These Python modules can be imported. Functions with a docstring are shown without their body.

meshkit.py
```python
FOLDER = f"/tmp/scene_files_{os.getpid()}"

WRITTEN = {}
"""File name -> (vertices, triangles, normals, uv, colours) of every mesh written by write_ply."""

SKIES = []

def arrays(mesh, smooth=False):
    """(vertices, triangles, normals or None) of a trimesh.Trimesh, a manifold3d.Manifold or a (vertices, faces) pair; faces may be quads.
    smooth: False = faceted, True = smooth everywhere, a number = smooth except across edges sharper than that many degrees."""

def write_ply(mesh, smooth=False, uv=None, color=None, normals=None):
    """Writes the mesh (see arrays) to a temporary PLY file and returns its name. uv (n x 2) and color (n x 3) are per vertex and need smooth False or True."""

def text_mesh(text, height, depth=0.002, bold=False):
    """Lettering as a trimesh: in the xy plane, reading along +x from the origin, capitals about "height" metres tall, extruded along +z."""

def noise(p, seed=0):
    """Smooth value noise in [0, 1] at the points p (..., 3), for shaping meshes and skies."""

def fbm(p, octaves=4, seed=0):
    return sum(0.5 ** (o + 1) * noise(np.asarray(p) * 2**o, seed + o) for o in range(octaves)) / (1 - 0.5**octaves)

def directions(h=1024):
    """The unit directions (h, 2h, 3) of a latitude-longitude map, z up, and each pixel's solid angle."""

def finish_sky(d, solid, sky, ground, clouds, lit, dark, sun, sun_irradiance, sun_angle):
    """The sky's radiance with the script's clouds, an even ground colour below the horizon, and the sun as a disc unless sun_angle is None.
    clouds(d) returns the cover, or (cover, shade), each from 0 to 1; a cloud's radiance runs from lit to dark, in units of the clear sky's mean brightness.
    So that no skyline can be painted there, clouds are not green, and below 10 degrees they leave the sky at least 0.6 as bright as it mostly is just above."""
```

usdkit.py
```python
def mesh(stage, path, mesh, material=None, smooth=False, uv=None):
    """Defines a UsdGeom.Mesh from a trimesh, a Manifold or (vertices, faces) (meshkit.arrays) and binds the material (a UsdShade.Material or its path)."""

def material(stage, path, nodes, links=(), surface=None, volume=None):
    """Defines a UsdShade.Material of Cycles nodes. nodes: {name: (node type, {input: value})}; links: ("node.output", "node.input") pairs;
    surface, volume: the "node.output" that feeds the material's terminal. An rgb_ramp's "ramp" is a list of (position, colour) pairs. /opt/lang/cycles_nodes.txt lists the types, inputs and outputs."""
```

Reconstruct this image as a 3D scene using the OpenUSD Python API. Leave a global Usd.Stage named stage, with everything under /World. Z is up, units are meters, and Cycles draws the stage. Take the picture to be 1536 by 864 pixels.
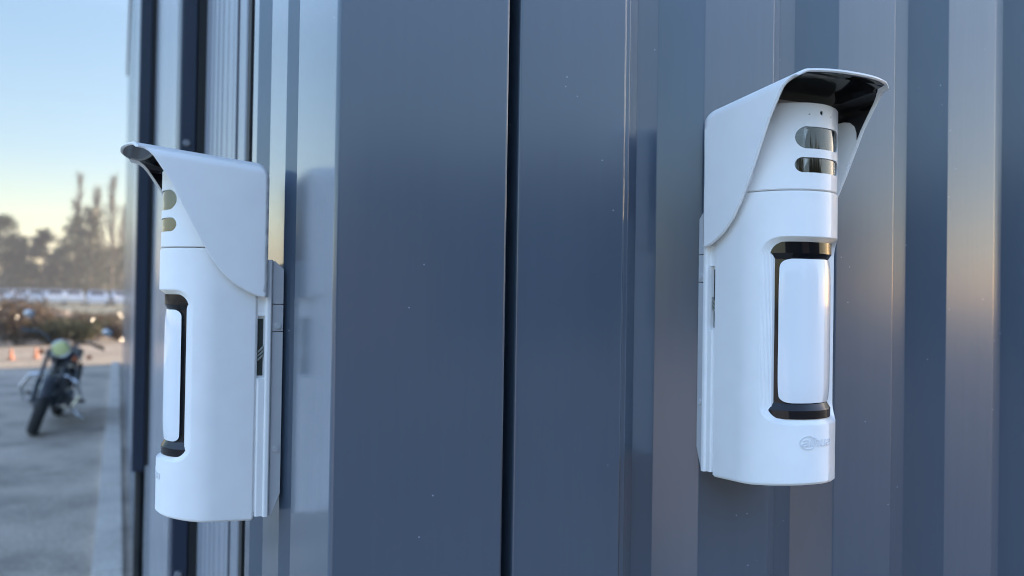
import math, numpy as np, trimesh, usdkit, meshkit
import manifold3d as m3
from manifold3d import Manifold, CrossSection
from shapely.geometry import LineString, Polygon
from pxr import Usd, UsdGeom, UsdLux, UsdShade, Gf

stage = Usd.Stage.CreateInMemory()
UsdGeom.SetStageUpAxis(stage, 'Z'); UsdGeom.SetStageMetersPerUnit(stage, 1.0)
UsdGeom.Xform.Define(stage, '/World'); UsdGeom.Scope.Define(stage, '/World/Looks')

# ------------------------------------------------------------------ camera
EYE = 1.55
F_PX = 1180.5                                   # focal length in pixels of a 1536 wide picture
PITCH, ROLL = math.radians(0.587), math.radians(0.9)
fw = np.array([0, math.cos(PITCH), math.sin(PITCH)]); r0 = np.array([1, 0, 0.]); u0 = np.cross(r0, fw)
rt = math.cos(ROLL) * r0 + math.sin(ROLL) * u0; up = -math.sin(ROLL) * r0 + math.cos(ROLL) * u0
cam = UsdGeom.Camera.Define(stage, '/World/camera')
cam.AddTransformOp().Set(Gf.Matrix4d(*rt, 0, *up, 0, *(-fw), 0, 0, 0, EYE, 1))
cam.CreateHorizontalApertureAttr(34.6); cam.CreateVerticalApertureAttr(34.6 * 9 / 16)
cam.CreateFocalLengthAttr(34.6 * F_PX / 1536)
cam.CreateFStopAttr(7.2); cam.CreateFocusDistanceAttr(0.47)
cam.CreateClippingRangeAttr((0.05, 5000.0))
cam.CreateExposureAttr(2.95)

# ------------------------------------------------------------------ sky and sun
SUN_AZ, SUN_EL = math.radians(50.0), math.radians(10.0)      # azimuth measured from +y towards +x
sd = np.array([math.sin(SUN_AZ) * math.cos(SUN_EL), math.cos(SUN_AZ) * math.cos(SUN_EL), math.sin(SUN_EL)])
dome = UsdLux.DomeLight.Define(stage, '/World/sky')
skymat = usdkit.material(stage, '/World/Looks/sky_look', {
    's': ('sky_texture', {'sky_type': 'single_scattering', 'sun_disc': False, 'sun_elevation': SUN_EL, 'sun_rotation': math.atan2(sd[0], sd[1]),
                          'air_density': 1.0, 'aerosol_density': 1.2, 'ozone_density': 3.0}),
    'tc': ('texture_coordinate', {}), 'xyz': ('separate_xyz', {}),           # graded by height: warm dimmed horizon band, upper sky raised to light the ground
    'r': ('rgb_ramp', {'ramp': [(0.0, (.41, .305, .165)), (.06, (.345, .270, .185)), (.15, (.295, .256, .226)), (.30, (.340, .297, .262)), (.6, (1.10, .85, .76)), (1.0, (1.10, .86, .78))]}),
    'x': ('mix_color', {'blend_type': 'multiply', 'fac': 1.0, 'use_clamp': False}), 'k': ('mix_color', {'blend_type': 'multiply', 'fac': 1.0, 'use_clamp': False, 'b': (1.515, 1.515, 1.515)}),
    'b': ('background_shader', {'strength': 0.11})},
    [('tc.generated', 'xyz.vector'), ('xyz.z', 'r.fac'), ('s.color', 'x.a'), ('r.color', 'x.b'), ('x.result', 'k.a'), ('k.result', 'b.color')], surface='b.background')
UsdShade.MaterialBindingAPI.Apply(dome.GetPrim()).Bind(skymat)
dome.GetPrim().SetCustomDataByKey('kind', 'structure')
sun = UsdLux.DistantLight.Define(stage, '/World/sun')
zx = sd; xx = np.cross([0, 0, 1], zx); xx /= np.linalg.norm(xx); yy = np.cross(zx, xx)
sun.AddTransformOp().Set(Gf.Matrix4d(*xx, 0, *yy, 0, *zx, 0, 0, 0, 30, 1))
sun.CreateIntensityAttr(0.5); sun.CreateAngleAttr(0.5); sun.CreateColorAttr((1.0, 0.80, 0.58))
sun.GetPrim().CreateAttribute('inputs:normalize', __import__('pxr').Sdf.ValueTypeNames.Bool).Set(True)

# ------------------------------------------------------------------ helpers
rng = np.random.default_rng(7)
used = {}
def numbered(parent, name):
    k = used.get((parent, name), 0); used[(parent, name)] = k + 1
    return f'{parent}/{name}' if k == 0 else f'{parent}/{name}_{k:03d}'
def data(p, label=None, cat=None, group=None, kind=None):
    for k, v in (('label', label), ('category', cat), ('group', group), ('kind', kind)):
        if v: p.SetCustomDataByKey(k, v)
    return p
def obj(name, mesh, mat, parent=None, smooth=False, **kw):
    base = str(parent.GetPath()) if parent is not None else '/World'
    return data(usdkit.mesh(stage, numbered(base, name), mesh, '/World/Looks/' + mat, smooth=smooth).GetPrim(), **kw)
def thing(name, label, cat, loc=(0, 0, 0), rz=0.0, group=None, kind=None):
    x = UsdGeom.Xform.Define(stage, numbered('/World', name))
    x.AddTranslateOp().Set(tuple(map(float, loc))); x.AddRotateZOp().Set(float(rz))
    return data(x.GetPrim(), label, cat, group, kind)
def dup(root, loc, rz, label, group=None):
    r = thing(root.GetName(), label, root.GetCustomDataByKey('category'), loc, rz, group or root.GetCustomDataByKey('group'))
    r.GetReferences().AddInternalReference(root.GetPath()); r.SetInstanceable(True)
    return r
def box(x0, x1, y0, y1, z0, z1):
    m = trimesh.creation.box([x1 - x0, y1 - y0, z1 - z0]); m.apply_translation([(x0 + x1) / 2, (y0 + y1) / 2, (z0 + z1) / 2]); return m
def rbox(x0, x1, y0, y1, z0, z1, r=.004, n=8):
    s = Manifold.sphere(r, n)
    return Manifold.batch_hull([s.translate((x, y, z)) for x in (x0 + r, x1 - r) for y in (y0 + r, y1 - r) for z in (z0 + r, z1 - r)])
def cyl(a, b, r, n=16, r2=None):
    a, b = np.asarray(a, float), np.asarray(b, float); L = np.linalg.norm(b - a)
    m = trimesh.creation.revolve([(0, 0), (r, 0), (r if r2 is None else r2, L), (0, L)], sections=n)
    m.apply_transform(trimesh.geometry.align_vectors([0, 0, 1], (b - a) / L)); m.apply_translation(a); return m
def tube(pts, r, n=10):
    pts = [np.asarray(p, float) for p in pts]; ms = []
    for i in range(len(pts) - 1):
        ms.append(cyl(pts[i], pts[i + 1], r, n))
        if i: s = trimesh.creation.icosphere(2, r); s.apply_translation(pts[i]); ms.append(s)
    return cat(ms)
def cat(ms): return trimesh.util.concatenate(ms)
def tm(m):
    q = m.to_mesh(); return trimesh.Trimesh(q.vert_properties[:, :3], q.tri_verts, process=False)
def torus(R, r, center, axis, n=32, k=12, sx=1.0):
    t = trimesh.creation.torus(R, r, major_sections=n, minor_sections=k); t.apply_scale([1, 1, sx])
    t.apply_transform(trimesh.geometry.align_vectors([0, 0, 1], axis)); t.apply_translation(center); return t
def at(px, depth, py=None):
    x = (px - 768) / F_PX * depth
    return np.array([x, depth, 0.0])

# ------------------------------------------------------------------ materials
def mat(name, nodes, links=(), surface='p.BSDF'): usdkit.material(stage, '/World/Looks/' + name, nodes, links, surface)
def plain(name, col, rough=.5, var=0.0, scale=20.0, bump=0.0, **kw):
    n = {'p': ('principled_bsdf', {'base_color': col, 'roughness': rough, **kw})}; l = []
    if var or bump:
        n['tc'] = ('texture_coordinate', {}); n['n'] = ('noise_texture', {'scale': scale, 'detail': 5.0, 'roughness': .6})
        l.append(('tc.object', 'n.vector'))
    if var:
        c = np.array(col)
        n['r'] = ('rgb_ramp', {'ramp': [(.3, tuple(c * (1 - var))), (.7, tuple(np.minimum(c * (1 + var), 1)))]})
        l += [('n.fac', 'r.fac'), ('r.color', 'p.base_color')]
    if bump:
        n['b'] = ('bump', {'distance': bump, 'strength': 1.0}); l += [('n.fac', 'b.height'), ('b.normal', 'p.normal')]
    mat(name, n, l)
def coated(name, col, rough, specks=True, spec=.5, flute=None, coat=0.0):
    """Satin lacquer on sheet metal: faint tone drift, orange peel, dust specks and a few smudges."""
    c = np.array(col)
    n = {'g': ('geometry', {}), 'p': ('principled_bsdf', {'roughness': rough, 'specular_ior_level': spec, 'coat_weight': coat, 'coat_roughness': .16}),
         'n1': ('noise_texture', {'scale': 4.0, 'detail': 4.0}), 'r1': ('rgb_ramp', {'ramp': [(.3, tuple(c * .93)), (.7, tuple(c * 1.07))]}),
         'mp': ('mapping', {'scale': (22.0, 22.0, 1.1)}), 'n2': ('noise_texture', {'scale': 1.0, 'detail': 6.0, 'roughness': .65}),
         'rr': ('map_range', {'from_min': .3, 'from_max': .75, 'to_min': rough * .90, 'to_max': rough * 1.18}),
         'n3': ('noise_texture', {'scale': 900.0, 'detail': 1.0}), 'b': ('bump', {'distance': .00003, 'strength': .5}),
         'n4': ('noise_texture', {'scale': 3.0, 'detail': 1.0}), 'b2': ('bump', {'distance': .0020, 'strength': 1.0})}
    l = [('g.position', 'n1.vector'), ('n1.fac', 'r1.fac'), ('g.position', 'mp.vector'), ('mp.vector', 'n2.vector'), ('n2.fac', 'rr.value'), ('rr.result', 'p.roughness'),
         ('g.position', 'n3.vector'), ('n3.fac', 'b.height'), ('g.position', 'n4.vector'), ('n4.fac', 'b2.height'), ('b2.normal', 'b.normal'), ('b.normal', 'p.normal')]
    if specks:
        n |= {'v': ('voronoi_texture', {'scale': 130.0, 'randomness': 1.0}), 'lt': ('math', {'math_type': 'less_than', 'value2': .052}),
              'sc': ('separate_color', {}), 'gt': ('math', {'math_type': 'greater_than', 'value2': .64}), 'm1': ('math', {'math_type': 'multiply'}),
              'nz': ('noise_texture', {'scale': 11.0, 'detail': 2.0}), 'gz': ('math', {'math_type': 'greater_than', 'value2': .52}), 'm2': ('math', {'math_type': 'multiply'}),
              'm3': ('math', {'math_type': 'multiply', 'value2': .75}),
              'mx': ('mix_color', {'b': (.42, .46, .52)})}
        l += [('g.position', 'v.vector'), ('v.distance', 'lt.value1'), ('v.color', 'sc.color'), ('sc.r', 'gt.value1'), ('lt.value', 'm1.value1'), ('gt.value', 'm1.value2'),
              ('g.position', 'nz.vector'), ('nz.fac', 'gz.value1'), ('m1.value', 'm2.value1'), ('gz.value', 'm2.value2'), ('m2.value', 'm3.value1'),
              ('m3.value', 'mx.fac'), ('r1.color', 'mx.a'), ('mx.result', 'p.base_color')]
    else:
        l.append(('r1.color', 'p.base_color'))
    mat(name, n, l)

coated('anthracite_paint', (.046, .064, .088), .20, spec=.8, coat=1.0)
coated('navy_paint', (.014, .022, .040), .30, specks=False)
coated('grey_profile', (.18, .19, .21), .20, specks=False)
plain('black_rubber', (.006, .007, .008), .6)
plain('roof_metal', (.12, .13, .15), .4)
plain('screw_cap', (.52, .53, .54), .35)
plain('screw_steel', (.42, .44, .46), .3, metallic=1.0)
mat('white_plastic', {'g': ('geometry', {}), 'n': ('noise_texture', {'scale': 1400.0, 'detail': 2.0}), 'b': ('bump', {'distance': .00002, 'strength': .35}),
    'n2': ('noise_texture', {'scale': 60.0, 'detail': 4.0}), 'r': ('rgb_ramp', {'ramp': [(.3, (.80, .80, .79)), (.65, (.83, .83, .82))]}),
    'p': ('principled_bsdf', {'roughness': .42, 'subsurface_weight': .0})},
    [('g.position', 'n.vector'), ('n.fac', 'b.height'), ('b.normal', 'p.normal'), ('g.position', 'n2.vector'), ('n2.fac', 'r.fac'), ('r.color', 'p.base_color')])
plain('bracket_shade_grey', (.52, .53, .545), .45)  # white plastic bracket; the shade on its side is put into this grey
plain('logo_grey', (.65, .66, .68), .4)
plain('black_gloss', (.004, .004, .005), .06)
plain('hood_black', (.004, .004, .005), .07)
plain('lens_white', (.76, .77, .78), .07, coat_weight=.4, coat_roughness=.02)
mat('tinted_glass', {'t': ('transparent_bsdf', {'color': (.62, .62, .64)}), 'g': ('glossy_bsdf', {'roughness': .02, 'color': (1, 1, 1)}), 'f': ('fresnel', {'IOR': 2.2}), 'm': ('mix_closure', {})},
    [('f.fac', 'm.fac'), ('t.BSDF', 'm.closure1'), ('g.BSDF', 'm.closure2')], 'm.closure')
plain('lens_glass', (.006, .006, .010), .03, coat_weight=1.0, coat_roughness=.01)
plain('lens_barrel', (.028, .028, .03), .35)
plain('lens_ring', (.30, .30, .31), .3)
plain('circuit_green', (.022, .027, .024), .5)
plain('wire_yellow', (.24, .25, .23), .5)
# ground
def ground_mat(name, c1, c2, c3, s1, s2, rough=.9, bump=.004, crack=False):
    n = {'g': ('geometry', {}), 'n1': ('noise_texture', {'scale': s1, 'detail': 6.0, 'roughness': .65}), 'r1': ('rgb_ramp', {'ramp': [(.32, c1), (.52, c2), (.72, c3)]}),
         'n2': ('noise_texture', {'scale': s2, 'detail': 3.0}), 'r2': ('rgb_ramp', {'ramp': [(.3, (.72, .72, .72)), (.7, (1.15, 1.15, 1.15))]}),
         'm': ('mix_color', {'blend_type': 'multiply', 'fac': 1.0, 'use_clamp': False}), 'b': ('bump', {'distance': bump}), 'p': ('principled_bsdf', {'roughness': rough})}
    l = [('g.position', 'n1.vector'), ('n1.fac', 'r1.fac'), ('g.position', 'n2.vector'), ('n2.fac', 'r2.fac'), ('r1.color', 'm.a'), ('r2.color', 'm.b'), ('m.result', 'p.base_color'),
         ('n2.fac', 'b.height'), ('b.normal', 'p.normal')]
    mat(name, n, l)
ground_mat('yard_concrete', (.29, .25, .205), (.50, .425, .345), (.63, .54, .44), 1.3, 38.0, .9, .012)
ground_mat('dark_asphalt', (.035, .035, .036), (.05, .05, .052), (.07, .07, .07), 1.2, 80.0)
ground_mat('kerb_concrete', (.54, .48, .42), (.64, .58, .50), (.70, .64, .56), 2.0, 60.0)
ground_mat('sandy_soil', (.22, .17, .12), (.33, .26, .18), (.40, .32, .23), .6, 25.0)
ground_mat('brown_earth', (.10, .075, .055), (.17, .13, .095), (.25, .19, .14), 2.2, 20.0)
ground_mat('field_soil', (.10, .10, .06), (.15, .14, .08), (.20, .17, .10), .08, 5.0)
def leaf_mat(name, c1, c2, trans=.35, rough=.45):
    n = {'o': ('geometry', {}), 'r': ('rgb_ramp', {'ramp': [(0.0, c1), (1.0, c2)]}), 'p': ('principled_bsdf', {'roughness': rough}), 't': ('translucent_bsdf', {}), 'm': ('mix_closure', {'fac': trans})}
    mat(name, n, [('o.random_per_island', 'r.fac'), ('r.color', 'p.base_color'), ('r.color', 't.color'), ('p.BSDF', 'm.closure1'), ('t.BSDF', 'm.closure2')], 'm.closure')
leaf_mat('pine_leaf', (.042, .054, .018), (.125, .130, .045), .45)
leaf_mat('dry_leaf', (.10, .070, .042), (.27, .19, .11), .35, .16)
leaf_mat('olive_leaf', (.05, .055, .025), (.13, .12, .055), .4)
leaf_mat('twig_bark', (.060, .056, .036), (.115, .105, .07), .15)
plain('bark', (.085, .065, .045), .9, .3, 8.0)
# vehicles
plain('tyre_rubber', (.012, .012, .013), .75)
plain('bike_black', (.010, .011, .013), .25, coat_weight=.6)
plain('chrome', (.75, .76, .78), .10, metallic=1.0)
plain('cast_aluminium', (.16, .165, .17), .38, metallic=.9)
plain('seat_leather', (.015, .014, .014), .5)
mat('headlamp_glass', {'p': ('principled_bsdf', {'base_color': (.66, .68, .30), 'roughness': .08, 'coat_weight': 1.0})})
plain('amber_plastic', (.55, .13, .02), .25)
plain('red_plastic', (.45, .05, .03), .3)
plain('cone_orange', (.55, .17, .07), .5)
plain('car_white', (.48, .48, .47), .3, coat_weight=.7)
plain('car_silver', (.40, .42, .45), .3, coat_weight=.7)
plain('car_glass', (.02, .025, .03), .06)
plain('render_brown', (.30, .22, .16), .8, .15, 2.0)
plain('window_dark', (.03, .035, .04), .08)

# ------------------------------------------------------------------ frames of the two walls
TH = math.radians(26.5613)
C = np.array([-0.0903, 0.4])
er = np.array([math.cos(TH), math.sin(TH)]); nr = np.array([math.sin(TH), -math.cos(TH)])
el = np.array([-math.sin(TH), math.cos(TH)]); nl = np.array([-math.cos(TH), -math.sin(TH)])
def R2(s, w): return C + er * s + nr * w
def L2(s, w): return C + el * s + nl * w
def fillet(pts, r, n=4):
    """Rounds the inner corners of a polyline."""
    pts = [np.asarray(p, float) for p in pts]; out = [pts[0]]
    for a, b, c in zip(pts, pts[1:], pts[2:]):
        d1, d2 = (a - b) / np.linalg.norm(a - b), (c - b) / np.linalg.norm(c - b)
        ang = math.acos(np.clip(d1 @ d2, -1, 1)); t = min(r / math.tan(ang / 2), .45 * np.linalg.norm(a - b), .45 * np.linalg.norm(c - b))
        p, q = b + d1 * t, b + d2 * t
        for k in range(n + 1):
            s = k / n; out.append((1 - s) ** 2 * p + 2 * s * (1 - s) * b + s * s * q)
    return out + [pts[-1]]
def sheet(pts, z0, z1, t=.0012, r=.0016):
    """A folded metal sheet: the outline pts (world xy) given thickness t on both sides and stood up from z0 to z1."""
    ln = LineString(fillet(pts, r)).buffer(t / 2, cap_style=2, join_style=2, mitre_limit=3)
    ln = ln if ln.geom_type == 'Polygon' else max(ln.geoms, key=lambda g: g.area)
    m = trimesh.creation.extrude_polygon(ln, z1 - z0, engine='earcut'); m.apply_translation([0, 0, z0]); return m
def slab(f, s0, s1, w0, w1, z0, z1):
    q = [f(s0, w0), f(s1, w0), f(s1, w1), f(s0, w1)]
    pg = Polygon(q); pg = pg if pg.exterior.is_ccw else Polygon(q[::-1])
    m = trimesh.creation.extrude_polygon(pg, z1 - z0, engine='earcut'); m.apply_translation([0, 0, z0]); return m
def rslab(f, s0, s1, w0, w1, z0, z1, r=.003):
    """slab with its upright edges rounded."""
    pg = Polygon([f(s0, w0), f(s1, w0), f(s1, w1), f(s0, w1)]).buffer(-r).buffer(r, quad_segs=4)
    m = trimesh.creation.extrude_polygon(pg, z1 - z0, engine='earcut'); m.apply_translation([0, 0, z0]); return m

# ------------------------------------------------------------------ ground
G = 300.0
def flat(pts, z): 
    pg = Polygon(pts); pg = pg if pg.exterior.is_ccw else Polygon(pts[::-1])
    v, f = trimesh.creation.triangulate_polygon(pg, engine='earcut'); return trimesh.Trimesh(np.c_[v, np.full(len(v), z)], f, process=False)
obj('ground', flat([(-G, -G), (G, -G), (G, G), (-G, G)], -.012), 'field_soil', kind='structure')
obj('dirt_strip', flat([(-60, 12), (-3, 12), (-3, 48), (-60, 48)], -.006), 'sandy_soil', kind='structure')
obj('asphalt_apron', flat([(0.45, -40), (40, -40), (40, 16.4), (0.45, 16.4)], -.004), 'dark_asphalt', kind='structure')
obj('concrete_yard', flat([(-40, -40), (.5, -40), (.5, 16.4), (-7.5, 16.4), (-9.4, 15.0), (-12, 14.2), (-40, 13.4)], 0.0), 'yard_concrete', kind='structure')
WALL_L, WALL_R, H = 18.2, 12.0, 6.2
# kerb slabs along the left wall
for k in range(17):
    s0 = .12 + k * 1.06
    obj('kerb', rslab(L2, s0, s0 + 1.05, .05, .20, -.05, .035 + .004 * math.sin(k * 2.1), .012), 'kerb_concrete', kind='structure', smooth=35)

# ------------------------------------------------------------------ the building
bld = thing('metal_building', 'dark blue-grey building clad in ribbed metal sheet, seen at its corner', 'building')
core = Polygon([R2(.02, -.045), R2(WALL_R, -.045), R2(WALL_R, -WALL_L), C + el * WALL_L + er * .045, C + el * .02 + er * .045 ])
cm = trimesh.creation.extrude_polygon(core if core.exterior.is_ccw else Polygon(list(core.exterior.coords)[::-1]), H - .1, engine='earcut')
obj('wall_core', cm, 'black_rubber', bld)
rp = Polygon([R2(-.03, .03), R2(WALL_R + .1, .03), R2(WALL_R + .1, -WALL_L - .1), L2(WALL_L + .03, .03)])
rm = trimesh.creation.extrude_polygon(rp if rp.exterior.is_ccw else Polygon(list(rp.exterior.coords)[::-1]), .18, engine='earcut'); rm.apply_translation([0, 0, H - .1 + .003])
obj('roof', rm, 'roof_metal', bld)
# corner flashing: both legs and their returns are one folded sheet
fl = [L2(.094, -.020), L2(.099, -.016), L2(.099, 0), L2(0, 0), R2(.0968, 0), R2(.0968, -.016), R2(.093, -.020)]
obj('corner_flashing', sheet(fl, .10, H - .11, .0012, .0022), 'anthracite_paint', bld, smooth=40)
# ribbed sheets: a crest, two slopes and a pan in each rib
P, D = .1225, .018
def rib(f, s, w): return [f(s, w), f(s + .0600, w), f(s + .0835, w - D), f(s + .0985, w - D)]
first = [R2(.1080, -.022), R2(.1058, -.018), R2(.1058, -.004), R2(.1782, -.004), R2(.1802, -.0065), R2(.1835, -.0065), R2(.188, -.011), R2(.200, -.022), R2(.2166, -.022)]
s, k = .2404, 0
while s < WALL_R - 1:
    pts, n = [], 8
    for i in range(n): pts += rib(R2, s + i * P, -.004)
    e = s + n * P
    pts += [R2(e, -.004), R2(e + .010, -.004)]
    pts = [R2(s + .0105, -.004)] + pts[1:] if k else first + pts
    obj('cladding_sheet', sheet(pts, .10, H - .11, .0008, .0016), 'anthracite_paint', bld, smooth=40)
    s, k = e, k + 1
# left wall, near part up to the first gap
lp = [L2(.1045, -D), L2(.1150, -D), L2(.1370, 0), L2(.1990, 0), L2(.2205, -D), L2(.2385, -D), L2(.2620, 0), L2(.2870, 0), L2(.2870, -.018)]
obj('cladding_sheet', sheet(lp, .10, H - .11, .0008, .0016), 'anthracite_paint', bld, smooth=40)
# left wall, beyond the doors
s = 2.36; 
while s < WALL_L - 1:
    pts = []
    for i in range(8): pts += rib(L2, s + i * P, 0)
    e = s + 8 * P
    pts += [L2(e - .0005, 0)]
    obj('cladding_sheet', sheet(pts, .10, H - .11, .0008, .0016), 'anthracite_paint', bld, smooth=40)
    s = e
obj('base_trim', slab(L2, .103, WALL_L, -.040, -.024, .0, .10), 'grey_profile', bld)
obj('base_trim', slab(R2, .0, WALL_R, -.040, -.024, .0, .10), 'grey_profile', bld)
# door leaf and frame along the left wall (seen at a very flat angle)
obj('gasket', slab(L2, .318, .335, -.03, -.0015, .10, H - .12), 'black_rubber', bld)
obj('door_frame', rslab(L2, .3352, .384, -.03, 0, .10, H - .12, .004), 'grey_profile', bld, smooth=40)
obj('gasket', slab(L2, .398, .4078, -.03, -.0035, .10, H - .12), 'black_rubber', bld)
def fluted(f, s0, s1, w, n, z0, z1, a=.0011):
    ss = np.linspace(s0, s1, n * 8 + 1); r = np.random.default_rng(int(s0 * 1000))
    ph = np.interp(ss, np.linspace(s0, s1, n + 1), r.uniform(.4, 1.3, n + 1))
    pts = [f(x, w + a * h * math.sin(2 * math.pi * n * (x - s0) / (s1 - s0))) for x, h in zip(ss, ph)]
    pts = [f(s0, w - .012)] + pts + [f(s1, w - .012)]
    pg = Polygon(pts); pg = pg if pg.exterior.is_ccw else Polygon(pts[::-1])
    m = trimesh.creation.extrude_polygon(pg, z1 - z0, engine='earcut'); m.apply_translation([0, 0, z0]); return m
obj('door_leaf', fluted(L2, .408, .735, -.001, 7, .10, H - .12), 'grey_profile', bld, smooth=40)
obj('gasket', slab(L2, .7285, .7400, -.03, .0085, .10, H - .12), 'black_rubber', bld)
obj('cladding_board', rslab(L2, .7280, .800, .0088, .0300, .10, H - .12, .003), 'navy_paint', bld, smooth=40)
obj('door_leaf', fluted(L2, .8004, 1.62, .0285, 9, .10, H - .12, .0014), 'grey_profile', bld, smooth=40)
for z in (1.746, 1.176):
    sc = cyl((0, 0, 0), (0, 0, .003), .005, 12, .004); d = -np.array([*el, 0]); sc.apply_transform(trimesh.geometry.align_vectors([0, 0, 1], d))
    p = L2(.728, .021); sc.apply_translation([p[0], p[1], z]); obj('screw', sc, 'grey_profile', bld, smooth=40)

# a long cover panel that ends above the ground, its cable
pan = thing('cover_panel', 'dark navy cover panel on the left wall that ends above the ground', 'panel')
Z0 = EYE - .42
obj('gasket', slab(L2, 1.6225, 1.6600, .002, .0370, Z0 + .012, H - .12), 'black_rubber', pan)
obj('front_edge', rslab(L2, 1.6200, 1.700, .0372, .0640, Z0, H - .12, .003), 'navy_paint', pan, smooth=40)
obj('outer_face', fluted(L2, 1.7003, 2.26, .0625, 4, Z0, H - .12, .001), 'grey_profile', pan, smooth=40)
obj('back_board', slab(L2, 1.6602, 2.26, .002, .0480, Z0 + .004, H - .125), 'navy_paint', pan)
q = L2(1.64, .045); g0 = L2(1.66, .20)
obj('cable', tube([(q[0], q[1], Z0 + .02), (*L2(1.64, .046), .95), (*L2(1.642, .044), .70), (*L2(1.64, .040), .40), (*L2(1.645, .043), .16)], .011), 'black_rubber', smooth=40,
    label='black cable hanging from the navy cover panel down to the ground', cat='cable')

# ------------------------------------------------------------------ the two detectors
a, yf, yc = .0318, .0729, .0729 - .0318
NS = 96
def dshape(off=0.0, y0=.0165, r=None):
    A = a + off
    t = np.linspace(0, math.pi, NS + 1)
    pts = [(A * math.cos(x), yc + A * math.sin(x)) for x in t]
    pg = Polygon(pts + [(-A, y0), (A, y0)])
    c = pg.buffer(-.002).buffer(.002, quad_segs=5)
    return c
def ext(pg, z0, z1):
    c = CrossSection([np.asarray(pg.exterior.coords)[:-1]], m3.FillRule.NonZero)
    return Manifold.extrude(c, z1 - z0).translate((0, 0, z0))
def along_x(pts, x0=-.08, x1=.08):
    """A (y, z) outline swept along x."""
    pg = Polygon(pts) if not hasattr(pts, 'exterior') else pts
    c = CrossSection([np.asarray(pg.exterior.coords)[:-1]], m3.FillRule.NonZero)   # its x = our y, its y = our z
    m = Manifold.extrude(c, x1 - x0)
    return m.transform(np.array([[0, 0, 1, x0], [1, 0, 0, 0], [0, 1, 0, 0]], float))
def along_y(pg, y0, y1):
    """An (x, z) outline swept along y."""
    c = CrossSection([np.asarray(pg.exterior.coords)[:-1]], m3.FillRule.NonZero)
    m = Manifold.extrude(c, y1 - y0)
    return m.transform(np.array([[1, 0, 0, 0], [0, 0, -1, y1], [0, 1, 0, 0]], float))
def rrect(x0, x1, y0, y1, r): return Polygon([(x0, y0), (x1, y0), (x1, y1), (x0, y1)]).buffer(-r).buffer(r, quad_segs=8)
def rev(prof, n=128):
    """A (radius, z) outline turned about the axis of the rounded front."""
    c = CrossSection([np.asarray(prof, float)], m3.FillRule.NonZero)
    return Manifold.revolve(c, n).translate((0, yc, 0))

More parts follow.
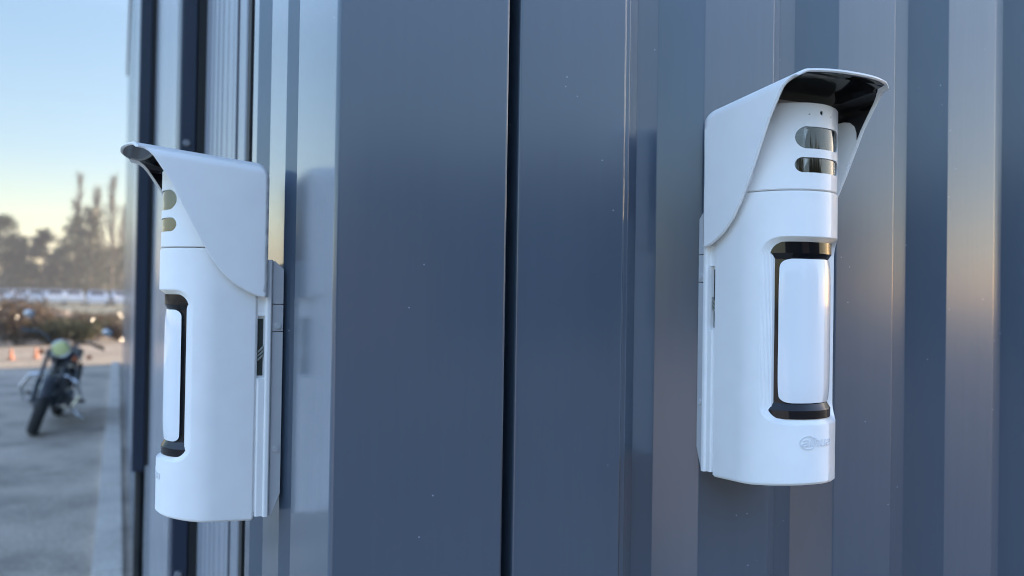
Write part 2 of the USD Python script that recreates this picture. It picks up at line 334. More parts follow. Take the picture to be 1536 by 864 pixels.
def make_detector(label, loc, rz):
    t = thing('motion_detector', label, 'motion detector', loc, rz)
    S = 35
    # bracket: a shallow pan that narrows towards the wall
    def rect(hx, z0, z1, y, r=.002): return [(x, y, z) for x in (-hx, hx) for z in (z0, z1)]
    pan_ = Manifold.hull_points(np.array(rect(.0320, -.1085, .0568, .0062) + rect(.0320, -.1085, .0568, .0075) + rect(.0313, -.0950, .0515, .0004)))
    for z in (.0283, .0105):
        pan_ = pan_ - Manifold.cube((.1, .012, .0006)).translate((-.05, -.001, z)) + Manifold.cube((.054, .0070, .004)).translate((-.027, .0006, z - .0017))
    br = obj('bracket', tm(pan_), 'bracket_shade_grey', t, smooth=20)
    n_ = np.array([1.0, -.1, 0])
    for sx in (-1, 1):
        for z in (.0145, -.0660):
            d = n_ * [sx, 1, 1]; p = np.array([sx * .0316, .0038, z])
            m = cyl(p - d * .001, p + d * .0009, .0024, 20, .0019); obj('screw', m, 'screw_cap', br, smooth=30)
    # back cover with the side slot
    bc = ext(rrect(-.0340, .0340, .0078, .0118, .0014), -.1090, .0575) + ext(rrect(-.0308, .0308, .0112, .0170, .001), -.1060, .0950)
    slot = Manifold.cube((.0140, .0046, .0405)).translate((-.0420, .0119, -.0195))
    bc = bc + ext(rrect(-.0328, .0328, .0112, .0163, .001), -.1085, -.0200)
    bc = bc - slot - slot.translate((.0700, 0, 0))
    obj('back_cover', tm(bc), 'white_plastic', t, smooth=S)
    for sx in (-1, 1):
        obj('circuit_board', box(*sorted((sx * .0262, sx * .0284)), .0124, .0158, -.0180, .0190), 'circuit_green', t)
        for z in (-.0040, -.0015, .0010):
            obj('wire', tube([(sx * .0290, .0122, z), (sx * .0302, .0140, z - .002), (sx * .0290, .0160, z - .004)], .0007, 8), 'wire_yellow', t, smooth=40)
    # front case, bottom rising a little towards the front
    low = ext(dshape(-.0009), -.125, .0632) + ext(dshape(-.0003), -.125, .0638 - .0002) + ext(dshape(), -.125, .0626)
    keep = along_x([(-.01, .2), (.2, .2), (.2, -.1000), (.0729, -.1060), (.050, -.1088), (.0165, -.1112), (-.01, -.114)])
    keep2 = along_x([(-.01, .2), (.2, .2), (.2, -.0988), (.0729, -.1048), (.050, -.1076), (.0165, -.1100), (-.01, -.1128)])
    low = (low ^ keep2) + ((ext(dshape(-.0006), -.125, 0) ^ along_x([(-.01, .2), (.2, .2), (.2, -.0994), (.0729, -.1054), (.050, -.1082), (.0165, -.1106), (-.01, -.1134)]))) + (ext(dshape(-.0013), -.125, 0) ^ keep)
    cut0 = rrect(.0582, .14, -.0688, .0342, .0078)
    low = low - along_x(cut0)
    N = 9
    for i in range(N):
        f = (i + .5) / N
        ring = rev([(a - .0040 + .0040 * f, -.2), (.2, -.2), (.2, .2), (a - .0040 + .0040 * f, .2)], NS * 2)
        low = low - (along_x(cut0.buffer(.0002 + .0030 * f, quad_segs=8)) ^ ring)
    obj('front_case', tm(low), 'white_plastic', t, smooth=28)
    # glossy black window frame, chamfered towards the lens, and the lens
    fr = rev([(0, -.0690), (.0290, -.0690), (.0290, -.0640), (.0266, -.0598), (.0266, .0242), (.0286, .0276), (.0286, .0345), (0, .0345)])
    fr = fr ^ along_x(rrect(.0560, .14, -.0688, .0342, .0076))
    obj('window_frame', tm(fr), 'black_gloss', t, smooth=12)
    zz = np.linspace(-.0597, .0243, 15); cc = 1 - ((zz + .0177) / .042) ** 8
    ln = rev([(.0255, -.0597)] + [(.0275 + .0009 * c, z) for z, c in zip(zz, cc)] + [(.0255, .0243)])
    ln = ln ^ along_x(rrect(.0612, .14, -.0597, .0243, .0042))
    obj('fresnel_lens', tm(ln), 'lens_white', t, smooth=30)
    # camera module on top
    um = ext(dshape(-.0004, .030), .0647, .1135) + ext(dshape(-.0009, .030), .0642, .1143) + ext(dshape(-.0018, .030), .0640, .1149)
    wins = []
    for z0, z1 in ((.0880, .1008), (.0742, .0830)):
        h = (z1 - z0) / 2
        w0 = LineString([(-.0200 + h, (z0 + z1) / 2), (.0158 - h, (z0 + z1) / 2)]).buffer(h, quad_segs=10)
        wins.append((w0, z0, z1)); um = um - along_y(w0, .0480, .12)
    for x, r, z in ((0.0, .00125, .1092), (-.0082, .00045, .1078), (.0082, .00045, .1078)):
        um = um - Manifold.cylinder(.02, r, r, 16).rotate((-90, 0, 0)).translate((x, yc + .02, z))
    up_ = obj('camera_module', tm(um), 'white_plastic', t, smooth=30)
    for x, r, z in ((0.0, .0012, .1092), (-.0082, .00043, .1078), (.0082, .00043, .1078)):
        obj('sensor_hole', cyl((x, yc + .021, z), (x, yc + math.sqrt(a * a - x * x) - .0012, z), r, 14), 'black_gloss', up_, smooth=30)
    for i, (w0, z0, z1) in enumerate(wins):
        gl = rev([(a - .0022, z0 - .01), (a - .0012, z0 - .01), (a - .0012, z1 + .01), (a - .0022, z1 + .01)]) ^ along_y(w0.buffer(-.0002), .050, .12)
        cw = obj('camera_window', tm(gl), 'tinted_glass', up_, smooth=30)
        obj('back_plate', box(-.0180, .0180, .0484, .0492, z0 + .0004, z1 - .0004), 'lens_barrel', up_)
        if i == 0:
            zc = (z0 + z1) / 2
            obj('lens_barrel', tm(Manifold.cylinder(.0130, .0056, .0052, 40).rotate((-90, 0, 0)).translate((-.003, .0495, zc)) - Manifold.cylinder(.01, .0034, .0044, 40).rotate((-90, 0, 0)).translate((-.003, .0570, zc))), 'lens_barrel', up_, smooth=30)
            obj('lens_ring', torus(.0047, .0005, (-.003, .0549, zc), [0, 1, 0], 40, 8), 'lens_ring', up_, smooth=True)
            dm = trimesh.creation.icosphere(3, .0042); dm.apply_scale([1, .5, 1]); dm.apply_translation([-.003, .0585, zc]); obj('camera_lens', dm, 'lens_glass', up_, smooth=True)
        else:
            for x in (-.009, .0, .009): obj('light_emitter', cyl((x, .0493, .0786), (x, .0550, .0786), .0026, 16, .002), 'lens_barrel', up_, smooth=30)
    # hood: an inverted U, cut by the flowing side line, bowed at the front
    h_, top = .0368, .1250
    def U(o, zt): 
        w = h_ - o; zt -= o
        return Polygon([(-w, -.05), (w, -.05), (w, zt), (-w, zt)]).buffer(-.0075 + o * .5).buffer(.0075 - o * .5, quad_segs=8).union(Polygon([(-w, -.05), (w, -.05), (w, 0.05), (-w, 0.05)]))
    line = [(.0110, .0331), (.0150, .0336), (.0198, .0352), (.0245, .0376), (.0305, .0412), (.0352, .0452), (.0392, .0490), (.0455, .0575), (.0516, .0680), (.0576, .0792), (.0636, .0912), (.0692, .1026), (.0738, .1098), (.0770, .1146), (.0798, .1186), (.0824, .1212), (.0852, .1229), (.0900, .1236), (.1100, .1238)]
    def side(o, front=0.0):
        # everything above the side line and behind the plan bow, rear top corner rounded
        back = .0117 + o
        pts = [(back if o else back, .0331)] + [(y - front, z) for y, z in line if y - front > back + .0005] + [(.125, .2), (back, .2)]
        return Polygon(pts)
    def reartop(o):
        pts = [(.0117 + o, -.1), (.2, -.1), (.2, .1371 - o), (.0117 + o, .1210 - o)]
        return Polygon(pts).buffer(-.013 + o * .7).buffer(.013 - o * .7, quad_segs=12).union(Polygon([(.0117 + o, -.09), (.15, -.09), (.15, .05), (.0117 + o, .05)]))
    xs = np.linspace(-1, 1, 49)
    def plan(o): 
        return Polygon([(x * (h_ + .002), .0858 - o + .0108 * (1 - abs(x) ** 2.6)) for x in xs][::-1] + [(-h_ - .002, -.01), (h_ + .002, -.01)])
    def solid(o, pl=0.0, fr=0.0):
        u = along_y(U(o, top + .003), -.02, .13).warp_batch(lambda v: np.c_[v[:, :2], v[:, 2] + np.clip((v[:, 2] - .06) / .06, 0, 1) * .085 * (v[:, 1] - .088) - np.clip((v[:, 2] - .1) / .03, 0, 1) * .0030 * (v[:, 0] / h_) ** 2])
        return u ^ along_x(reartop(o)) 
    T = .0019
    rimcut = along_x(side(0)) ^ ext(plan(0), -.05, .2)
    outer = solid(0) ^ rimcut
    outer = outer.refine_to_length(.004) if False else outer
    inner = solid(T) 
    body_block = ext(dshape(.0001, .0166), -.2, .0640)
    shell = outer - (inner ^ along_x([(.0146, -.1), (.2, -.1), (.2, .3), (.0146, .3)]))
    # rounded lip: a slightly smaller copy of the rim stands a little further out
    lip = (solid(.0005) - solid(T - .0005)) ^ (along_x(side(0).buffer(.0006)) ^ ext(plan(-.0006), -.05, .2)) ^ along_x([(.0165, -.1), (.2, -.1), (.2, .3), (.0165, .3)])
    hood = obj('hood', tm((shell + lip).refine_to_length(.003)), 'white_plastic', t, smooth=30)
    # white block behind the camera module that carries the hood
    rear_limit = Polygon([(.0140, .0300), (.0500, .0300), (.0500, .2), (.0140, .2)])
    collar = solid(T + .0002) ^ along_x(Polygon([(y - .0022, z) for y, z in line if y > .0160] + [(.125, .2), (.0136, .2), (.0136, .0350)]).buffer(-.0012)) ^ along_x(rear_limit)
    obj('hood_mount', tm(collar), 'white_plastic', t, smooth=30)
    # glossy black lining in front of that block
    lin = (solid(T - .00005) - solid(T + .0005)) ^ along_x(side(0).buffer(-.0009)) ^ ext(plan(.0009), -.05, .2) ^ along_x(Polygon([(.0501, .1105), (.0560, .1105), (.0610, .1092), (.0645, .1062), (.0660, .1020), (.0660, -.1), (.2, -.1), (.2, .3), (.0501, .3)]))
    obj('hood_lining', tm(lin), 'hood_black', hood, smooth=30)
    # embossed name bent round the lower front
    lg = meshkit.text_mesh('alhua', .0052, .0012, bold=False); v = np.array(lg.vertices)
    lg = lg.subdivide_to_size(.0012); v = np.array(lg.vertices)
    v[:, 0] -= lg.bounds[:, 0].mean(); v[:, 0] *= 1.22; v[:, 0] += .22 * (v[:, 1] - .002)
    el_ = Polygon([(-.0070 + .0052 * math.cos(q), .0022 + .0040 * math.sin(q)) for q in np.linspace(0, 2 * math.pi, 60)]); el_ = el_.difference(el_.buffer(-.00042))
    em = trimesh.creation.extrude_polygon(el_, .0012, engine='earcut').subdivide_to_size(.0012); ev = np.array(em.vertices)
    allv = np.vstack([v, ev]); allf = np.vstack([lg.faces, em.faces + len(v)])
    ang = -allv[:, 0] / a; rr = a - .0009 + allv[:, 2]
    w_ = np.c_[rr * np.sin(ang), yc + rr * np.cos(ang), allv[:, 1] - .0840]
    obj('logo', trimesh.Trimesh(w_, allf[:, ::-1] if False else allf, process=False), 'logo_grey', t)
    return t

UC, WR, VC, WL, ZL = .26926, -.0026, .16338, .0014, -.0364
pR, pL = R2(UC, WR), L2(VC, WL)
TD = math.degrees(TH)
detR = make_detector('white motion detector on the ribbed right wall, lens and logo facing right', (pR[0], pR[1], EYE), 180 + TD - 3.0)
detL = dup(detR, (pL[0], pL[1], EYE + ZL), 90 + TD + 1.5, 'white motion detector seen side on, left of the building corner')

# ------------------------------------------------------------------ motorcycle
def make_motorcycle():
    b = thing('motorcycle', 'dark classic motorcycle with round headlamp leaning on its side stand', 'motorcycle')
    xf = UsdGeom.Xformable(b)
    W, RW = 1.42, .33
    lean = trimesh.transformations.rotation_matrix(math.radians(-12), [1, 0, 0])
    steer_axis = np.array([-.46, 0, .89]); head = np.array([1.10, 0, .80])
    steer = trimesh.transformations.rotation_matrix(math.radians(9), steer_axis, head)
    def put(name, m, mt, parent=b, st=False, smooth=35):
        m = m.copy()
        if st: m.apply_transform(steer)
        m.apply_transform(lean); return obj(name, m, mt, parent, smooth=smooth)
    for x, st in ((W, True), (0, False)):
        w = put('wheel', cyl((x, -.075, RW), (x, .075, RW), .055, 24), 'cast_aluminium', st=st)
        put('tyre', torus(.275, .055, (x, 0, RW), [0, 1, 0], 48, 14, 1.1), 'tyre_rubber', w, st)
        put('rim', torus(.222, .016, (x, 0, RW), [0, 1, 0], 40, 8, 1.4), 'chrome', w, st)
        sp = []
        for k in range(28):
            q = 2 * math.pi * k / 28; s_ = 1 if k % 2 else -1
            sp.append(cyl((x + .045 * math.cos(q), s_ * .045, RW + .045 * math.sin(q)), (x + .218 * math.cos(q + .25 * s_), 0, RW + .218 * math.sin(q + .25 * s_)), .0025, 6))
        put('spokes', cat(sp), 'chrome', w, st)
        put('brake_disc', cyl((x, .062, RW), (x, .067, RW), .13, 32), 'cast_aluminium', w, st)
    for sy in (-1, 1):
        top = np.array([1.06, sy * .10, .88]); ax = np.array([W, sy * .10, RW])
        put('fork_leg', cat([cyl(top, ax + (top - ax) * .40, .021, 16), cyl(ax + (top - ax) * .42, ax, .031, 16)]), 'bike_black', st=True)
    def fender(x, a0, a1, R, wd, mt, st):
        t = np.linspace(a0, a1, 14); v, f = [], []
        for q in t:
            for dy, dr in ((-wd, -.02), (-wd * .8, .0), (0, .012), (wd * .8, .0), (wd, -.02)):
                v.append((x + (R + dr) * math.cos(q), dy, RW + (R + dr) * math.sin(q)))
        for i in range(len(t) - 1):
            for j in range(4): f.append((i * 5 + j, i * 5 + j + 1, i * 5 + j + 6, i * 5 + j + 5))
        m = trimesh.Trimesh(v, np.array([(q[0], q[1], q[2]) for q in f] + [(q[0], q[2], q[3]) for q in f]), process=False)
        m2 = m.copy(); m2.invert(); m2.vertices = m2.vertices + np.array([0, 0, -.003]); put('fender', cat([m, m2]), mt, st=st)
    fender(W, .35, 2.5, .355, .065, 'bike_black', True); fender(0, .5, 2.9, .36, .08, 'bike_black', False)
    hl = put('headlamp', tm(Manifold.hull(Manifold.cylinder(.02, .092, .088, 40).rotate((0, 90, 0)).translate((1.26, 0, .93)) + Manifold.sphere(.05, 24).translate((1.15, 0, .92)))), 'bike_black', st=True)
    gl = trimesh.creation.icosphere(3, .087); gl.apply_scale([.28, 1, 1]); gl.apply_translation([1.276, 0, .93]); put('lamp_glass', gl, 'headlamp_glass', hl, True)
    put('lamp_ring', torus(.089, .008, (1.279, 0, .93), [1, 0, 0], 40, 8), 'chrome', hl, True)
    bar = [(1.06, -.10, .95), (1.03, -.17, 1.01), (.98, -.26, 1.03), (.86, -.40, 1.00)]
    put('handlebar', tube([(q[0], q[1], q[2]) for q in bar[::-1]] + [(q[0], -q[1], q[2]) for q in bar], .013), 'bike_black', st=True)
    for sy in (-1, 1):
        put('grip', cyl((.92, sy * .335, 1.015), (.85, sy * .415, .998), .020, 16), 'tyre_rubber', st=True)
        put('brake_lever', tube([(.975, sy * .27, 1.025), (1.0, sy * .33, 1.01), (.93, sy * .43, .99)], .008), 'bike_black', st=True)
        mm = put('mirror', tube([(.95, sy * .29, 1.04), (.99, sy * .34, 1.14), (.99, sy * .37, 1.17)], .007), 'bike_black', st=True)
        rm_ = trimesh.creation.icosphere(2, .055); rm_.apply_scale([.3, 1, .8]); rm_.apply_translation([.98, sy * .40, 1.19]); put('mirror_shell', rm_, 'chrome', mm, True)
        ts = trimesh.creation.icosphere(2, .030); ts.apply_translation([1.16, sy * .17, .84]); put('turn_signal', ts, 'amber_plastic', st=True)
        put('signal_stalk', cyl((1.14, sy * .09, .85), (1.16, sy * .17, .84), .009, 8), 'bike_black', st=True)
    sph = lambda c, s: Manifold.sphere(1, 28).scale(s).translate(c)
    put('fuel_tank', tm(Manifold.batch_hull([sph((.96, 0, .80), (.10, .10, .09)), sph((.82, 0, .82), (.16, .145, .11)), sph((.60, 0, .76), (.08, .085, .06))])), 'bike_black')
    put('tank_badge', tm(sph((.84, .135, .82), (.05, .02, .03))), 'red_plastic')
    put('seat', tm(Manifold.batch_hull([sph((.52, 0, .77), (.10, .11, .05)), sph((.20, 0, .79), (.12, .13, .05)), sph((-.10, 0, .81), (.10, .11, .045))])), 'seat_leather')
    put('frame', cat([tube([(1.10, 0, .84), (1.02, 0, .62), (.92, .05, .32), (.70, .09, .22), (.36, .09, .24), (.30, .07, .50), (.52, 0, .72)], .018), tube([(1.10, 0, .84), (.56, 0, .72), (.10, .08, .70), (-.25, .08, .72)], .017),
                      tube([(.56, 0, .72), (.10, -.08, .70), (-.25, -.08, .72)], .017), tube([(.30, .10, .36), (0, .10, .33)], .02), tube([(.30, -.10, .36), (0, -.10, .33)], .02)]), 'bike_black')
    put('engine', tm(rbox(.40, .86, -.15, .15, .22, .44, .05, 16)), 'bike_black')
    fins = [rbox(.58, .78, -.11, .11, .44 + .024 * k, .455 + .024 * k, .006) for k in range(8)]
    put('cylinder', tm(Manifold.batch_boolean(fins + [rbox(.60, .76, -.085, .085, .42, .68, .02)], m3.OpType.Add)), 'cast_aluminium')
    for sy in (-1, 1):
        put('engine_cover', cyl((.62, sy * .14, .32), (.62, sy * .19, .32), .115, 32, .10), 'cast_aluminium')
        put('shock', cat([cyl((.02, sy * .13, .36), (.10, sy * .13, .70), .014), cyl((.04, sy * .13, .44), (.09, sy * .13, .66), .032)]), 'bike_black')
        put('crash_bar', tube([(.93, sy * .06, .62), (.96, sy * .24, .56), (.96, sy * .30, .42), (.93, sy * .25, .28), (.90, sy * .06, .26)], .017), 'chrome')
        put('footpeg', cat([tube([(.44, sy * .10, .27), (.44, sy * .20, .28)], .012), cyl((.44, sy * .20, .28), (.44, sy * .31, .285), .022)]), 'tyre_rubber')
        if sy < 0: put('muffler', cat([tube([(.80, sy * .05, .56), (.90, sy * .10, .46), (.88, sy * .14, .26), (.72, sy * .16, .18), (.45, sy * .17, .20)], .022), cyl((.45, sy * .17, .20), (-.25, sy * .20, .30), .034, 20, .046)]), 'chrome')
        ts = trimesh.creation.icosphere(2, .030); ts.apply_translation([-.20, sy * .17, .74]); put('turn_signal', ts, 'amber_plastic')
    put('side_box', tm(rbox(.18, .46, -.14, .14, .42, .66, .03, 12)), 'bike_black')
    put('tail_lamp', tm(rbox(-.34, -.26, -.06, .06, .66, .74, .015)), 'red_plastic')
    lt = np.linalg.inv(lean)
    s0 = np.array([.42, .10, .24]); foot = (lt @ np.array([.50, .345, .012, 1]))[:3]
    put('side_stand', cat([tube([s0, foot], .016), cyl(foot - [0, 0, .0], foot + [.05, .02, .012], .022)]), 'chrome')
    return b
bike = make_motorcycle()
bx = (53.5 - 768) / F_PX * 8.35
hd = math.degrees(math.atan2(-.93, .36))
front = np.array([math.cos(math.radians(hd)), math.sin(math.radians(hd))]) * 1.42
bike.GetAttribute('xformOp:translate').Set((bx - front[0], 8.35 - front[1], 0.0)); bike.GetAttribute('xformOp:rotateZ').Set(hd)

# ------------------------------------------------------------------ small things at the edge of the yard
def make_cone(label, px, dep):
    t = thing('traffic_cone', label, 'traffic cone', at(px, dep))
    UsdGeom.Xformable(t).AddScaleOp().Set((.42, .42, .46))
    obj('base', tm(rbox(-.17, .17, -.17, .17, 0, .035, .012)), 'cone_orange', t, smooth=30)
    obj('cone', trimesh.creation.revolve([(0, .03), (.115, .03), (.035, .50), (.025, .51), (0, .51)], sections=24), 'cone_orange', t, smooth=30)
    obj('reflective_band', trimesh.creation.revolve([(.087, .16), (.0905, .16), (.068, .27), (.064, .27)], sections=24), 'car_white', t, smooth=30)
make_cone('orange traffic cone at the far left edge of the yard', 19, 17.2)
make_cone('orange traffic cone between the shrubs and the motorcycle', 56, 17.6)

def quads(cen, size, r, nrm=None):
    """A small two-triangle leaf at every centre, facing any way."""
    n = len(cen); a_ = r.normal(size=(n, 3)); a_ /= np.linalg.norm(a_, axis=1, keepdims=True); b_ = np.cross(a_, r.normal(size=(n, 3))); b_ /= np.linalg.norm(b_, axis=1, keepdims=True)
    s_ = (size * r.uniform(.6, 1.4, n))[:, None]
    v = np.stack([cen - a_ * s_, cen + b_ * s_ * .5, cen + a_ * s_, cen - b_ * s_ * .5], 1).reshape(-1, 3)
    i = np.arange(n)[:, None] * 4
    return trimesh.Trimesh(v, np.vstack([i + [0, 1, 2], i + [0, 2, 3]]), process=False)
def shrub(px, dep, w, h, mt, label, n=1500, seed=0, name='shrub', size=.045):
    r = np.random.default_rng(seed); p = at(px, dep); t = thing(name, label, 'shrub', p, group='shrubs on the bank')
    stems, ctr = [], []
    for k in range(16):
        q = r.uniform(0, 2 * math.pi); d = np.array([math.cos(q) * w * r.uniform(.2, .95), math.sin(q) * w * .7 * r.uniform(.2, .95), h * r.uniform(.6, 1.0)])
        stems.append(cyl((d[0] * .15, d[1] * .15, -.02), d * .6, .014, 5, .008)); stems.append(cyl(d * .6, d, .008, 5, .003))
        for f in np.linspace(.35, 1, 5): ctr.append(d * f)
    ctr = np.array(ctr); c = ctr[r.integers(len(ctr), size=n)] + r.normal(size=(n, 3)) * [w * .16, w * .16, h * .11]; c[:, 2] = np.abs(c[:, 2]) + .02
    obj('stems', cat(stems), 'bark', t); obj('leaves', quads(c, size, r), mt, t)
sh = [(-30, 22, 1.5, 1.25, 'dry_leaf', 'wide rust-brown dry shrub past the left edge of the photo'), (6, 23, 1.3, 1.35, 'dry_leaf', 'tall brown dry shrub at the far left behind the traffic cone'),
      (30, 21.5, 1.0, 1.15, 'dry_leaf', 'brown dry shrub just right of the far left cone'), (52, 24, 1.2, 1.25, 'dry_leaf', 'tan dry shrub behind the second traffic cone'),
      (76, 22, 1.0, 1.00, 'olive_leaf', 'olive green shrub behind the motorcycle mirror'), (98, 25, 1.2, 1.15, 'dry_leaf', 'tan shrub directly behind the motorcycle headlamp'),
      (120, 22.5, .9, .95, 'olive_leaf', 'low olive shrub right of the headlamp'), (141, 24.5, 1.1, 1.10, 'dry_leaf', 'ochre shrub behind the right handlebar grip'),
      (160, 26, 1.0, .95, 'olive_leaf', 'olive shrub near the far end of the building'), (178, 24, .8, .8, 'dry_leaf', 'small ochre shrub beside the far end of the wall'),
      (16, 29, 1.6, 1.45, 'olive_leaf', 'grey-green shrub in the second row at the far left'), (66, 30, 1.5, 1.4, 'dry_leaf', 'brown shrub in the second row below the white cars'), (110, 31, 1.5, 1.35, 'olive_leaf', 'grey-green shrub in the second row under the poplars'), (150, 32, 1.5, 1.3, 'dry_leaf', 'brown shrub in the second row near the wall end')]
for i, (px, dp, w, h, m_, lb) in enumerate(sh): shrub(px, dp, w * .9, h * ((.92 if px < 60 else .66) if dp < 28 else .46), m_, lb, 1700, 40 + i)

# a low mound of brown earth under the left shrubs
gx, gy = np.meshgrid(np.linspace(-4.2, 4.2, 70), np.linspace(-3, 3, 50)); rr = (gx / 4.2) ** 2 + (gy / 3) ** 2
hz_ = np.clip(1 - rr, 0, 1) ** .8 * 1.0 * (.65 + .7 * meshkit.fbm(np.stack([gx * .9, gy * .9, gx * 0], -1), 5, 2)) - .05
pv = np.c_[gx.ravel(), gy.ravel(), hz_.ravel()]; ii = (np.arange(49)[:, None] * 70 + np.arange(69)).ravel()
pm = at(2, 26.5); obj('earth_mound', (pv + [pm[0], pm[1], 0], np.c_[ii, ii + 1, ii + 71, ii + 70]), 'brown_earth', smooth=True, kind='structure')

# parked cars far behind, seen end on
def make_car(label, p, rz, paint, group='cars parked behind the shrubs'):
    t = thing('parked_car', label, 'car', p, rz, group)
    w, l = .88, 2.1
    sec = Polygon([(-l, .25), (l, .25), (l, .72), (l - .25, .88), (1.0, .98), (.35, 1.46), (-1.35, 1.48), (-l + .05, .98)]).buffer(-.06).buffer(.06, quad_segs=4)
    body = Manifold.extrude(CrossSection([np.asarray(sec.exterior.coords)[:-1]], m3.FillRule.NonZero), 2 * w).transform(np.array([[1, 0, 0, 0], [0, 0, -1, w], [0, 1, 0, 0]], float))
    body = body.refine_to_length(.35).warp_batch(lambda v: np.c_[v[:, 0], v[:, 1] * (1 - .22 * np.clip((v[:, 2] - .9) / .6, 0, 1)), v[:, 2]])
    obj('body', tm(body), paint, t, smooth=30)
    gl = Polygon([(1.02, 1.00), (.42, 1.41), (.36, 1.41), (.96, 1.0)])
    obj('windscreen', box(-.02, .02, -.60, .60, -.33, .33).apply_transform(trimesh.transformations.translation_matrix([.72, 0, 1.21]) @ trimesh.transformations.rotation_matrix(-.92, [0, 1, 0])), 'car_glass', t)
    obj('rear_window', box(-.02, .02, -.58, .58, -.22, .22).apply_transform(trimesh.transformations.translation_matrix([-1.75, 0, 1.23]) @ trimesh.transformations.rotation_matrix(.95, [0, 1, 0])), 'car_glass', t)
    for sy in (-1, 1):
        obj('side_window', box(-1.2, .5, sy * .80 - .02, sy * .80 + .02, 1.02, 1.34), 'car_glass', t)
        obj('headlight', tm(rbox(l - .12, l + .02, sy * .66 - .17, sy * .66 + .17, .62, .76, .03)), 'chrome', t, smooth=30)
        for x in (-1.3, 1.3):
            wq = obj('wheel', cyl((x, sy * .70, .32), (x, sy * .90, .32), .32, 24), 'tyre_rubber', t, smooth=30); obj('rim', cyl((x, sy * .895, .32), (x, sy * .91, .32), .2, 20), 'cast_aluminium', wq)
    return t
cars = [(4, 80, 'leftmost white car parked behind the brown shrubs', 'car_white'), (32, 82, 'second white car from the left, behind the shrubs', 'car_white'), (54, 80, 'third white car from the left, above the motorcycle mirror', 'car_white'),
        (83, 80, 'white car parked behind the middle of the shrubs', 'car_white'), (111, 81, 'white car parked below the tall poplars', 'car_white'), (181, 78, 'silver car half hidden by the far end of the wall', 'car_silver'), (146, 76, 'silver car parked right of the white cars', 'car_silver')]
for px, dp, lb, pt in cars: make_car(lb, at(px, dp), -57 + rng.uniform(-4, 4), pt)

# ------------------------------------------------------------------ trees
def pine(px, dep, h, label, seed, w=None, n=4200, mt='pine_leaf', base=.12):
    r = np.random.default_rng(seed); t = thing('evergreen_tree', label, 'tree', at(px, dep), group='evergreen trees at the back'); w = w or h * .30
    obj('trunk', cat([cyl((0, 0, -.05), (.1, 0, h * .5), h * .018, 8, h * .012), cyl((.1, 0, h * .5), (0, 0, h * .93), h * .012, 8, h * .003)]), 'bark', t)
    cl, br = [], []
    for k in range(58):
        f = r.uniform(base, 1); rad = w * (1 - f ** 1.8) * r.uniform(.45, 1.15) + .25; q = r.uniform(0, 2 * math.pi)
        e = np.array([rad * math.cos(q), rad * math.sin(q), h * f + r.uniform(-.3, .3)]); br.append(cyl((0, 0, e[2] - rad * .25), e, h * .005, 5, h * .0015))
        cl += [(e * [g, g, 1] - [0, 0, rad * .25 * (1 - g)], r.uniform(.28, .62) * h / 9) for g in (1, .65)]
    cc = np.array([c for c, _ in cl]); ss = np.array([s_ for _, s_ in cl]); i = r.integers(len(cc), size=n)
    c = cc[i] + r.normal(size=(n, 3)) * ss[i][:, None] * [.75, .75, .5]
    obj('branches', cat(br), 'bark', t); obj('crown', quads(c, .16, r), mt, t)
def poplar(px, dep, h, label, seed, w=None, leaves=300):
    r = np.random.default_rng(seed); t = thing('poplar_tree', label, 'tree', at(px, dep), group='bare poplars at the back'); w = w or h * .20
    obj('trunk', cat([cyl((0, 0, -.05), (.05, .05, h * .4), h * .014, 8, h * .010), cyl((.05, .05, h * .4), (0, 0, h), h * .010, 8, h * .002)]), 'bark', t)
    br, tw = [], []
    for k in range(75):
        z = h * r.uniform(.22, .93); q = r.uniform(0, 2 * math.pi); L = h * r.uniform(.10, .22) * (1.1 - z / h * .5); o = min(w * r.uniform(.4, 1.1), L * .6) * (1.25 - z / h)
        e = np.array([o * math.cos(q), o * math.sin(q), min(z + L, h * 1.01)]); s_ = np.array([0, 0, z]); br.append(cyl(s_, e, h * .0035, 5, h * .0012))
        for j in range(24):
            p0 = s_ + (e - s_) * r.uniform(.25, 1); d = (e - s_) / L * r.uniform(.3, 1.0) + r.normal(size=3) * .28; tw.append((p0, p0 + d * h * .055))
    m = []
    p0 = np.array([x for x, _ in tw]); p1 = np.array([y for _, y in tw]); sx = np.cross(p1 - p0, r.normal(size=p0.shape)); sx /= np.linalg.norm(sx, axis=1, keepdims=True); sx *= .0135
    n = len(p0); v = np.stack([p0 - sx, p0 + sx, p1], 1).reshape(-1, 3); f = np.arange(3 * n).reshape(-1, 3)
    lc = p0[r.integers(n, size=leaves)] + r.normal(size=(leaves, 3)) * .3
    obj('branches', cat(br), 'bark', t); obj('crown', cat([trimesh.Trimesh(v, f, process=False), quads(lc, .07, r)]), 'twig_bark', t)
for i, (px, dp, h, lb, w) in enumerate([(-14, 92, 9.4, 'dense evergreen past the left edge of the photo', 3.2), (6, 88, 9.6, 'tallest evergreen, at the far left edge', 2.8), (34, 98, 7.6, 'low broad evergreen left of the treetop gap', 3.2), (64, 90, 8.2, 'rounded evergreen in the middle of the left group', 2.7), (88, 102, 6.6, 'short evergreen beside the poplars', 3.0),
                                         (112, 96, 10.2, 'tall dark evergreen standing among the poplars', 2.6), (134, 92, 10.8, 'dark evergreen behind the second poplar', 2.4), (150, 104, 7.4, 'low evergreen between the poplars', 3.0), (178, 100, 7.0, 'low evergreen next to the end of the building', 3.2), (20, 112, 7.0, 'hazy evergreen deep behind the left group', 4.0), (76, 115, 6.6, 'hazy evergreen deep behind the middle of the trees', 4.0), (125, 118, 6.8, 'hazy evergreen deep behind the poplars', 4.0), (165, 118, 6.2, 'hazy evergreen deep behind the wall end', 4.0)]):
    pine(px, dp, h, lb, 100 + i, w, mt='pine_leaf' if i % 3 else 'olive_leaf')
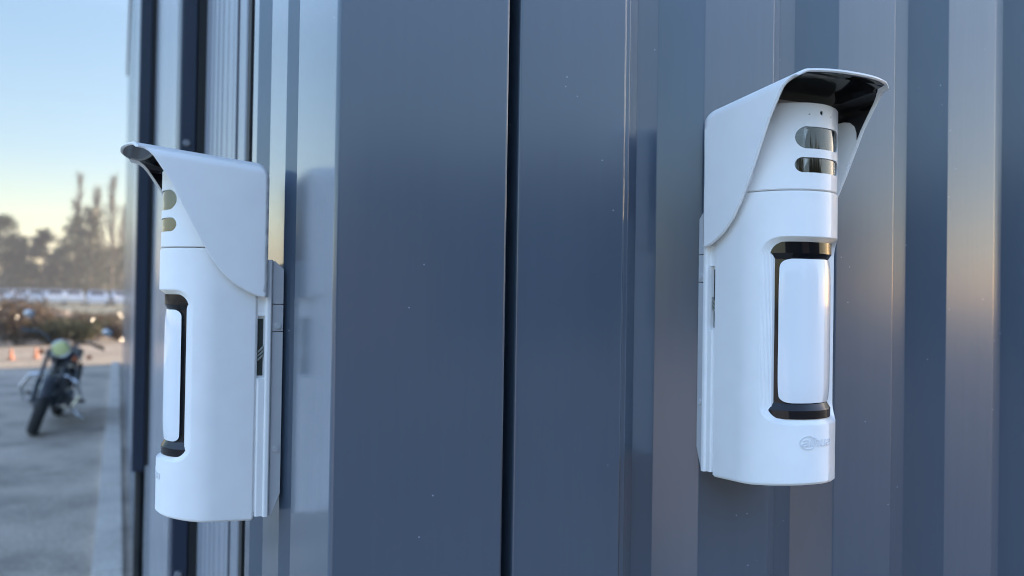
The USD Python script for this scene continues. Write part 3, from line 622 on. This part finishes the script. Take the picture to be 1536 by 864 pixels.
for i, (px, dp, h, lb) in enumerate([(116, 97, 15.6, 'tallest bare poplar, leftmost of the three'), (143, 100, 14.6, 'slender bare poplar, middle of the three'), (166, 96, 15.4, 'bare poplar nearest the wall'), (184, 108, 13.0, 'bare poplar half hidden behind the wall')]):
    poplar(px, dp, h, lb, 300 + i)
# a far wood that closes the horizon beyond the things one can tell apart
r = np.random.default_rng(9); n = 42000
az = np.radians(r.uniform(-75, 5, n)); rad = r.uniform(150, 185, n); hgt = 3.0 + 1.6 * (meshkit.fbm(np.c_[az * 22, az * 0, az * 0], 4, 3) - .5) * 2
obj('far_wood', quads(np.c_[rad * np.sin(az), rad * np.cos(az), hgt * r.uniform(0, 1, n) ** .7], .42, r), 'pine_leaf', kind='stuff', label='far wood closing the horizon behind the trees', cat='wood')

# ------------------------------------------------------------------ the yard behind the viewpoint: only its reflection shows
hut = thing('brown_hut', 'brown rendered hut across the yard, behind the viewpoint', 'building', (15.5, -19.0, 0), 38)
obj('wall', box(-3.2, 3.2, -3, 3, -.05, 3.4), 'render_brown', hut)
obj('roof', box(-3.5, 3.5, -3.3, 3.3, 3.402, 3.62), 'roof_metal', hut)
for x in (-1.8, 0.9): obj('window', box(x, x + 1.0, 2.98, 3.02, 1.0, 2.1), 'window_dark', hut)
for i, (q, dd, h) in enumerate([(107, 30, 6.5), (114, 27, 6.8), (121, 29, 7.4), (128, 26, 6.6), (135, 27, 7.0), (154, 27, 6.8), (161, 29, 7.2), (168, 27, 6.2), (176, 30, 6.8), (185, 28, 6.4)]):
    x, y = dd * math.sin(math.radians(q)), dd * math.cos(math.radians(q))
    r = np.random.default_rng(500 + i); t = thing('evergreen_tree', 'dark evergreen in the row behind the viewpoint', 'tree', (x, y, 0), group='evergreens behind the viewpoint')
    obj('trunk', cyl((0, 0, -.05), (0, 0, h * .7), h * .02, 8, h * .008), 'bark', t)
    u = r.normal(size=(2600, 3)); u /= np.linalg.norm(u, axis=1, keepdims=True); c = u * (r.uniform(.3, 1, (2600, 1)) ** .5) * [h * .42, h * .42, h * .50] * (.7 + .6 * meshkit.noise(u * 3 + i, i)[:, None]) + [0, 0, h * .46]
    obj('crown', quads(c, .34, r), 'pine_leaf', t)

# ------------------------------------------------------------------ thin air haze over everything
hz = box(-302, 302, -302, 302, -1.05, 20)
usdkit.material(stage, '/World/Looks/haze_air', {'v': ('principled_volume', {'color': (.93, .95, 1.0), 'density': .0011, 'anisotropy': .35})}, [], volume='v.volume')
obj('haze', hz, 'haze_air', kind='stuff', label='thin pale haze in the morning air', cat='haze')
